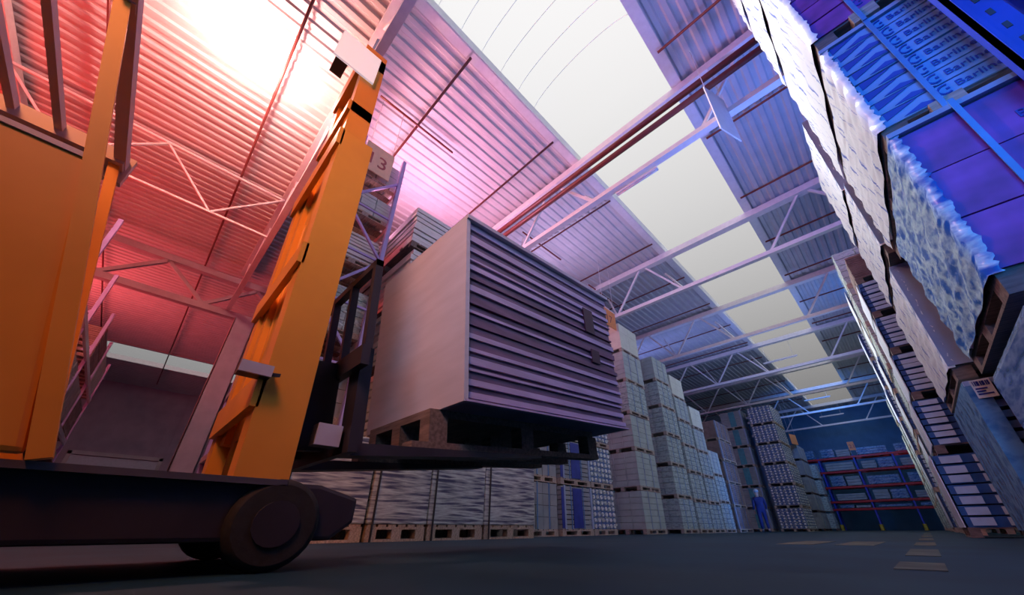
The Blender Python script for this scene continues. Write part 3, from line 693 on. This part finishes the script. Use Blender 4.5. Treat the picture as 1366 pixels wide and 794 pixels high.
for li, z in enumerate([0.0] + lv2):
    for bi in range(4):
        if li == 3 and bi < 2: continue
        k = ['grey', 'wood', 'carton', 'wrapped'][(li + bi) % 4]
        load('%s pallet on the %s of the far left rack, %s' % ({'carton': 'pale carton', 'grey': 'grey carton', 'wrapped': 'wrapped', 'wood': 'brown board'}[k], lvname[li], ['nearest the forklift', 'second bay', 'third bay', 'farthest bay'][bi]), -13.2 - bi*2.85, -2.95, z, 2.2, 0.98, 1.15, k, 'goods on the far left rack', ph=0.12, seed=li, straps=False, blocks=False)
lv3 = [1.5, 2.03, 3.06, 4.19, 5.22]
rack('blue rack with red beams against the far end wall', -7.0, 2.2, 39.6, 40.8, 5.3, lv3, rackblue, rackred, bay=2.3)
# packages on the red-beamed rack
bays = [-6.85, -4.55, -2.25, 0.05]
ln = ['lowest beam', 'second beam', 'third beam', 'fourth beam', 'top beam']
bn = ['left bay', 'bay left of the middle', 'bay right of the middle', 'right bay']
for li, z in enumerate(lv3):
    for bi, bx in enumerate(bays):
        nn = 2 if (li + bi) % 2 else 1
        hmax = [0.28, 0.75, 0.85, 0.75, 0.8][li]
        for s in range(nn):
            W = 1.9 / nn - 0.06; h = hmax * rnd.uniform(0.65, 0.95)
            t = thing('long_package', 'grey package on far rack, %s, %s%s' % (ln[li], bn[bi], '' if nn == 1 else (', left one' if s == 0 else ', right one')), 'package', (bx + 0.15 + s*1.0, 39.68, z), 0, 'packages on the far rack')
            part('bearer', MB().box((0.1, 0, 0), (0.2, 0.95, 0.06)).box((W-0.2, 0, 0), (W-0.1, 0.95, 0.06)), woodd, t)
            part('pack', layers(W, 0.95, h-0.06, 3 if h > 0.4 else 1, 0.02, li+bi, 0.02), carton2 if (li+s) % 2 else filmg, t).location = (0, 0, 0.06)
for i, x in enumerate((-4.7, -2.4, -0.1)):
    o = put('post_guard', MB().box((x-0.12, 39.3, 0), (x+0.12, 39.42, 0.4)).box((x-0.12, 39.3, 0), (x-0.08, 39.58, 0.4)).box((x+0.08, 39.3, 0), (x+0.12, 39.58, 0.4)).mesh('post_guard', yellow))
    tag(o, 'yellow guard at the foot of the far rack, %s' % ['left', 'middle', 'right'][i], 'post guard', 'yellow post guards')

# ------------------------------------------------------------------ floor markings
for i, (ya, yb) in enumerate(((1.9, 2.3), (2.85, 3.75), (4.6, 5.6), (6.6, 7.9), (9.2, 10.8), (12.5, 14.5), (16.5, 19))):
    o = put('floor_dash', MB().box((-0.13, ya, 0), (0.0, yb, 0.003)).mesh('floor_dash', roadp)); tag(o, 'worn yellow floor dash in the aisle line, %s' % ['nearest the camera', 'second from the camera', 'third from the camera', 'fourth from the camera', 'fifth from the camera', 'sixth from the camera', 'farthest'][i], 'floor marking', 'aisle line dashes')
for i, (x, w_) in enumerate(((-1.05, 0.28), (-0.62, 0.26))):
    o = put('floor_dash', MB().box((x, 4.35, 0), (x+w_, 5.6, 0.003)).mesh('floor_dash', roadp)); tag(o, 'worn yellow floor dash left of the aisle line, %s' % ['left one', 'right one'][i], 'floor marking', 'cross dashes')

# ------------------------------------------------------------------ forklift
FX = -2.15
F = thing('forklift', 'orange forklift with a raised mast and overhead guard carrying a tall board load', 'forklift', (FX, 0, 0))
def fp(name, mb, m, parent=None, bev=None, label=None): return part(name, mb, m, parent or F, label, bev)
guardp = mat('pale_guard_paint', (0.62, 0.50, 0.58), 0.4, 0, 0.05, 3)
ch = fp('chassis', MB().prism([(-2.3, 0.09), (0.62, 0.09), (0.70, 0.15), (0.70, 0.24), (0.55, 0.28), (-2.3, 0.29)], 0, -0.50, 0.50), fl_dk, bev=0.015)
for s in (-1, 1): fp('step', MB().box((0.50*s - 0.03, -2.0, 0.265), (0.50*s + 0.03, 0.42, 0.285)), fl_gr, ch)
fp('counterweight', MB().prism([(-2.75, 0.25), (-2.2, 0.16), (-1.55, 0.2), (-1.55, 0.95), (-2.45, 1.02), (-2.75, 0.85)], 0, -0.55, 0.55), fl_or, bev=0.05)
fp('engine_hood', MB().prism([(-1.6, 0.29), (-0.62, 0.29), (-0.70, 0.70), (-1.6, 0.85)], 0, -0.46, 0.46), fl_or, bev=0.04)
st = fp('seat', MB().prism([(-1.25, 0.80), (-0.72, 0.74), (-0.70, 0.82), (-1.25, 0.92)], 0, -0.27, 0.27), fl_dk, bev=0.03)
fp('backrest', MB().prism([(-1.30, 0.90), (-1.14, 0.90), (-1.30, 1.52), (-1.45, 1.50)], 0, -0.26, 0.26), fl_dk, st, bev=0.04)
og = fp('overhead_guard', MB().bar((-0.53, -0.62, 2.02), (-0.53, -2.0, 2.02), 0.10, 0.09).bar((0.53, -0.62, 2.02), (0.53, -2.0, 2.02), 0.05, 0.06).bar((-0.58, -0.64, 2.02), (0.58, -0.64, 2.02), 0.05, 0.05).bar((-0.58, -2.0, 2.02), (0.58, -2.0, 2.02), 0.09), guardp)
for i, y in enumerate((-0.88, -1.04, -1.22, -1.40, -1.58, -1.78)): fp('roof_bar', MB().bar((-0.50, y, 2.03), (0.50, y, 2.03), 0.03, 0.04), guardp, og)
fp('side_plate', MB().box((-0.60, -2.05, 1.90), (-0.56, -0.60, 2.10)), guardp, og)
for s in (-0.53, 0.53):
    fp('front_pillar', MB().bar((s, -0.66, 2.0), (s, -0.17 if s > 0 else -0.25, 0.29), 0.04, 0.045, (0, 1, 0)), fl_or, og)
    fp('rear_pillar', MB().bar((s, -2.0, 2.0), (s, -1.75, 0.92), 0.09, 0.12, (0, 1, 0)), fl_or, og)
dp = fp('side_door', MB().prism([(-1.75, 0.30), (-0.20, 0.30), (-0.44, 1.22), (-1.75, 1.22)], 0, 0.50, 0.54), fl_or, bev=0.015)
fp('door_rail', MB().box((0.495, -1.75, 1.215), (0.545, -0.44, 1.235)), guardp, dp)
fp('door_handle', MB().bar((0.555, -0.62, 0.78), (0.555, -0.78, 0.78), 0.02), fl_dk, dp)
fp('far_door', MB().prism([(-1.75, 0.30), (-0.30, 0.30), (-0.56, 1.40), (-1.75, 1.40)], 0, -0.54, -0.50), fl_or, bev=0.015)
sw = fp('steering_column', MB().tube([(0.0, -0.20, 0.29), (0.0, -0.52, 0.92)], 0.03, 8), fl_dk)
ring = [(0.17*math.cos(a), -0.55 + 0.12*math.sin(a), 0.95 + 0.12*math.sin(a)) for a in [2*math.pi*i/20 for i in range(21)]]
fp('steering_wheel', MB().tube(ring, 0.016, 6), rubber, sw)
# wheels
def wheel(x, y, r, wd):
    t_ = fp('wheel', MB().tube([(x-wd/2, y, r), (x-wd/2+0.02, y, r), (x+wd/2-0.02, y, r), (x+wd/2, y, r)], [r-0.02, r, r, r-0.02], 28), rubber)
    fp('hub', MB().tube([(x-wd/2-0.008, y, r), (x+wd/2+0.008, y, r)], [r*0.5, r*0.5], 18), fl_dk, t_)
for s in (-0.46, 0.46): wheel(s, 0.42, 0.145, 0.14)
for s in (-0.42, 0.42): wheel(s, -1.85, 0.22, 0.16)
# mast (leans back two degrees)
def ty(y, z): return y - 0.12 - math.tan(R(2.0)) * z
def rail(x0, x1, y0, y1, z0, z1):
    return MB().hexa([(x0, ty(y0, z0), z0), (x1, ty(y0, z0), z0), (x1, ty(y1, z0), z0), (x0, ty(y1, z0), z0), (x0, ty(y0, z1), z1), (x1, ty(y0, z1), z1), (x1, ty(y1, z1), z1), (x0, ty(y1, z1), z1)])
ms = fp('mast', rail(-0.42, -0.30, 0.40, 0.58, 0.12, 2.25), fl_or)
for a, b in ((0.30, 0.42),): fp('outer_rail', rail(a, b, 0.40, 0.58, 0.12, 2.25), fl_or, ms)
for a, b in ((-0.29, -0.20), (0.20, 0.29)): fp('inner_rail', rail(a, b, 0.42, 0.56, 0.5, 3.36), fl_or, ms)
for z, hh in ((0.55, 0.14), (1.25, 0.12), (2.12, 0.14)): fp('cross_member', rail(-0.42, 0.42, 0.38, 0.41, z, z+hh), fl_or, ms)
for z, hh in ((2.62, 0.10), (3.22, 0.20)): fp('cross_member', rail(-0.29, 0.29, 0.40, 0.56, z, z+hh), fl_or, ms)
for x in (-0.15, 0.15): fp('lift_cylinder', MB().tube([(x, ty(0.49, 0.3), 0.3), (x, ty(0.49, 1.9), 1.9)], 0.045, 10).tube([(x, ty(0.49, 1.9), 1.9), (x, ty(0.49, 3.25), 3.25)], 0.028, 10), fl_or, ms)
fp('shield_panel', rail(-0.20, 0.20, 0.45, 0.47, 0.5, 3.15), mat('amber_shield', (0.72, 0.33, 0.03), 0.4, 0, 0.08), ms)
for x in (-0.07, 0.07): fp('chain', MB().bar((x, ty(0.57, 0.8), 0.8), (x, ty(0.57, 3.2), 3.2), 0.03, 0.012), fl_dk, ms)
wl = fp('work_light', MB().box((0.16, 0.02, 3.02), (0.30, 0.10, 3.30)).bar((0.23, 0.10, 3.15), (0.25, ty(0.42, 3.15), 3.15), 0.03), fl_dk, ms)
fp('lamp_lens', MB().box((0.30, 0.00, 3.00), (0.315, 0.28, 3.32)), lens, wl)
for nm, y, z in (('head_lamp', 0.50, 0.44), ('marker_lamp', 0.16, 0.66)):
    hl2 = fp(nm, MB().box((0.36, y, z), (0.42, y+0.10, z+0.09)) if nm == 'head_lamp' else MB().box((0.40, y, z), (0.46, y+0.11, z+0.045)).bar((0.42, y+0.08, z+0.02), (0.40, 0.42, z+0.05), 0.015), fl_dk, ch)
    fp('lamp_lens', MB().box((0.42, y, z), (0.432, y+0.10, z+0.09)) if nm == 'head_lamp' else MB().box((0.46, y, z), (0.472, y+0.11, z+0.045)), lens2, hl2)
# carriage and forks, tilted up at the tip by five degrees
TA = math.tan(R(4.6))
def tz(y, z): return z + (y - 0.62) * TA
def tilt(mb):
    mb.v = [(x, y - (z - 0.7) * 0.08, z + (y - 0.62) * TA) for x, y, z in mb.v]; return mb
ca = fp('carriage', tilt(MB().box((-0.48, 0.60, 0.42), (0.48, 0.64, 0.53)).box((-0.48, 0.60, 0.82), (0.48, 0.64, 0.92)).box((-0.19, 0.36, 0.46), (-0.13, 0.62, 0.90)).box((0.13, 0.36, 0.46), (0.19, 0.62, 0.90))), fl_dk)
for x in (-0.32, 0.32):
    fp('fork', tilt(MB().box((x-0.06, 0.64, 0.42), (x+0.06, 0.70, 0.95)).prism([(0.70, 0.42), (1.95, 0.455), (1.95, 0.468), (0.70, 0.475)], 0, x-0.06, x+0.06)), fl_dk, ca)
fp('load_backrest', tilt(MB().box((-0.45, 0.62, 0.92), (-0.41, 0.66, 1.45)).box((0.41, 0.62, 0.92), (0.45, 0.66, 1.45)).box((-0.45, 0.62, 1.41), (0.45, 0.66, 1.45)).box((-0.15, 0.62, 0.92), (-0.12, 0.66, 1.45)).box((0.12, 0.62, 0.92), (0.15, 0.66, 1.45))), fl_dk, ca)

# the carried load: tall pack of boards on a high pallet
LD = thing('pallet_load', 'tall pack of dark edged boards on a pallet raised on the forks', 'pallet load', (FX, 1.1, 0.5), 0)
LDV = Vector((FX, 1.1, 0.5))
def lpart(name, mb, m, parent=None, bev=None):
    mb.v = [(x, y - 1.1, z - 0.5 + 0.0) for x, y, z in tilt(mb).v]
    return part(name, mb, m, parent or LD, None, bev)
PX0, PX1, PY0, PY1 = -0.42, 0.33, 1.08, 2.68
pal = lpart('pallet', MB().box((PX0, PY0, 0.655), (PX1, PY1, 0.70)).box((PX1-0.10, PY0-0.1, 0.478), (PX1, PY1+0.05, 0.515)).box((PX0, PY0-0.1, 0.478), (PX0+0.10, PY1+0.05, 0.515)).box((-0.1, PY0-0.1, 0.478), (0.0, PY1+0.05, 0.515)), woodd)
for y in (PY0, (PY0+PY1)/2 - 0.07, PY1-0.08):
    for x in (PX0, -0.10, PX1-0.10): lpart('block', MB().box((x, y, 0.515), (x+0.10, y+0.12, 0.655)), woodd, pal)
n = 32; g0, g1 = 0.70, 1.985; r = random.Random(3)
LX0, LX1, LY0, LY1 = -0.62, 0.55, 1.15, 2.90
sh = MB(); sl = MB(); dz = (g1 - g0) / n
ths = [r.uniform(0.5, 1.6) for _ in range(n)]; cum = [0]
for q in ths: cum.append(cum[-1] + q / sum(ths) * (g1 - g0))
for k in range(n):
    j = r.uniform(-0.004, 0.0) - (0.014 if k % 2 == 0 else 0)
    (sh if k % 2 == 0 or r.random() < 0.12 else sl).box((LX0+0.01, LY0 + 0.02, g0 + cum[k]), (LX1 + j, LY1 + r.uniform(-0.03, 0.0), g0 + cum[k+1] - 0.006))
lpart('dark_boards', sh, sheetm); lpart('pale_boards', sl, sheetl)
lpart('end_cover', MB().box((LX0, LY0 - 0.01, g0), (LX1+0.015, LY0 + 0.02, g1)), endpale)
lpart('base_sheet', MB().box((LX0, LY0, g0 - 0.0), (LX1 + 0.02, LY1, g0 + 0.012)), sheetl)
lpart('lid_board', MB().box((LX0, LY0 - 0.01, g1), (LX1 + 0.03, LY1, g1 + 0.03)), endpale)
for (a, b, z0_, z1_) in ((2.46, 2.60, 1.52, 1.76), (2.5, 2.62, 1.24, 1.36)):
    lpart('dark_label', MB().box((LX1 - 0.01, a, z0_), (LX1 + 0.006, b, z1_)), mat('dark_label_patch', (0.05, 0.02, 0.05), 0.5, 0, 0.1))

# ------------------------------------------------------------------ worker in blue overalls
def skinned(name, chains, m, parent, root):
    verts, edges, rad = [], [], []; idx = {}
    def vid(p, rr):
        k = tuple(round(c, 4) for c in p)
        if k not in idx: idx[k] = len(verts); verts.append(p); rad.append(rr)
        return idx[k]
    for chn in chains:
        ids = [vid(p, rr) for p, rr in chn]
        edges += list(zip(ids, ids[1:]))
    me = bpy.data.meshes.new(name); me.from_pydata(verts, edges, []); o = bpy.data.objects.new(name, me); C.objects.link(o)
    sk = o.modifiers.new('skin', 'SKIN'); sk.use_smooth_shade = True
    for i, rr in enumerate(rad):
        v = me.skin_vertices[0].data[i]; v.radius = (rr, rr) if not isinstance(rr, tuple) else rr; v.use_root = (i == idx[tuple(round(c, 4) for c in root)])
    sb = o.modifiers.new('sub', 'SUBSURF'); sb.levels = 1; sb.render_levels = 1
    dg = bpy.context.evaluated_depsgraph_get(); me2 = bpy.data.meshes.new_from_object(o.evaluated_get(dg)); bpy.data.objects.remove(o)
    me2.materials.clear(); me2.materials.append(m); me2.name = name
    return put(name, me2, parent)
WK = thing('person', 'person in blue overalls and a pale cap standing by the left stacks, seen from behind', 'person', (-5.28, 20.9, 0), R(20))
WK.scale = (1, 1, 1)
hip = (0, 0, 0.95); ns = (0, 0.02, 1.45)
body = [[(hip, 0.125), ((0, 0, 1.12), (0.15, 0.11)), ((0, 0.01, 1.30), (0.17, 0.12)), (ns, 0.075), ((0, 0.03, 1.52), 0.065), ((0, 0.05, 1.60), 0.098), ((0, 0.05, 1.72), 0.088)]]
limb = []
for s in (-1, 1):
    leg = [(hip, 0.125), ((s*0.10, 0, 0.88), 0.09), ((s*0.11, 0.06*s + 0.03, 0.50), 0.062), ((s*0.12, -0.05*s, 0.10), 0.042), ((s*0.12, -0.05*s + 0.02, 0.05), 0.04), ((s*0.13, 0.14 - 0.05*s, 0.035), 0.034)]
    arm = [((0, 0.01, 1.30), (0.17, 0.12)), ((s*0.19, 0.0, 1.39), 0.06), ((s*0.26, 0.0 + 0.05*s, 1.12), 0.045), ((s*0.25, 0.14 + 0.05*s, 0.92), 0.032), ((s*0.25, 0.18 + 0.05*s, 0.85), 0.028)]
    body += [leg, arm]
    w0 = (s*0.25, 0.18 + 0.05*s, 0.85)
    for f in range(4):
        dx = (f - 1.5) * 0.019
        body.append([(w0, 0.028), ((w0[0] + dx, w0[1] + 0.04, w0[2] - 0.06), 0.010), ((w0[0] + dx, w0[1] + 0.045, w0[2] - 0.095 - 0.008*(1.5 - abs(f-1.5))), 0.009), ((w0[0] + dx - 0.008*s, w0[1] + 0.03, w0[2] - 0.12), 0.008)])
    body.append([(w0, 0.028), ((w0[0] - s*0.035, w0[1] + 0.03, w0[2] - 0.03), 0.011), ((w0[0] - s*0.04, w0[1] + 0.045, w0[2] - 0.065), 0.009)])
bod = skinned('body', body, skin, WK, hip)
suit = [[(hip, 0.15), ((0, 0, 1.12), (0.175, 0.13)), ((0, 0.01, 1.30), (0.195, 0.14)), ((0, 0.02, 1.43), 0.12), ((0, 0.02, 1.50), 0.085)]]
for s in (-1, 1):
    suit.append([(hip, 0.15), ((s*0.10, 0, 0.88), 0.11), ((s*0.11, 0.06*s + 0.03, 0.50), 0.085), ((s*0.12, -0.05*s, 0.11), 0.068)])
    suit.append([((0, 0.01, 1.30), (0.195, 0.14)), ((s*0.19, 0.0, 1.39), 0.075), ((s*0.26, 0.0 + 0.05*s, 1.12), 0.06), ((s*0.25, 0.14 + 0.05*s, 0.93), 0.045)])
skinned('overalls', suit, overall, WK, hip)
part('cap', MB().tube([(0, 0.045, 1.66), (0, 0.045, 1.72), (0, 0.045, 1.77), (0, 0.045, 1.80)], [0.108, 0.11, 0.09, 0.03], 14).box((-0.07, 0.12, 1.665), (0.07, 0.21, 1.68)), hair, WK)
part('face', MB().tube([(0, 0.125, 1.645), (0, 0.152, 1.622), (0, 0.13, 1.615)], [0.008, 0.016, 0.012], 6).box((-0.028, 0.118, 1.585), (0.028, 0.131, 1.594)).cbox((-0.032, 0.125, 1.65), (0.022, 0.012, 0.010)).cbox((0.032, 0.125, 1.65), (0.022, 0.012, 0.010)).cbox((-0.09, 0.045, 1.635), (0.018, 0.035, 0.055)).cbox((0.09, 0.045, 1.635), (0.018, 0.035, 0.055)), skin, WK)
for s in (-1, 1):
    part('shoe', MB().box((s*0.125-0.048, -0.05*s - 0.07, 0.0), (s*0.125+0.048, -0.05*s + 0.20, 0.075)), shoem, WK, bev=0.02)
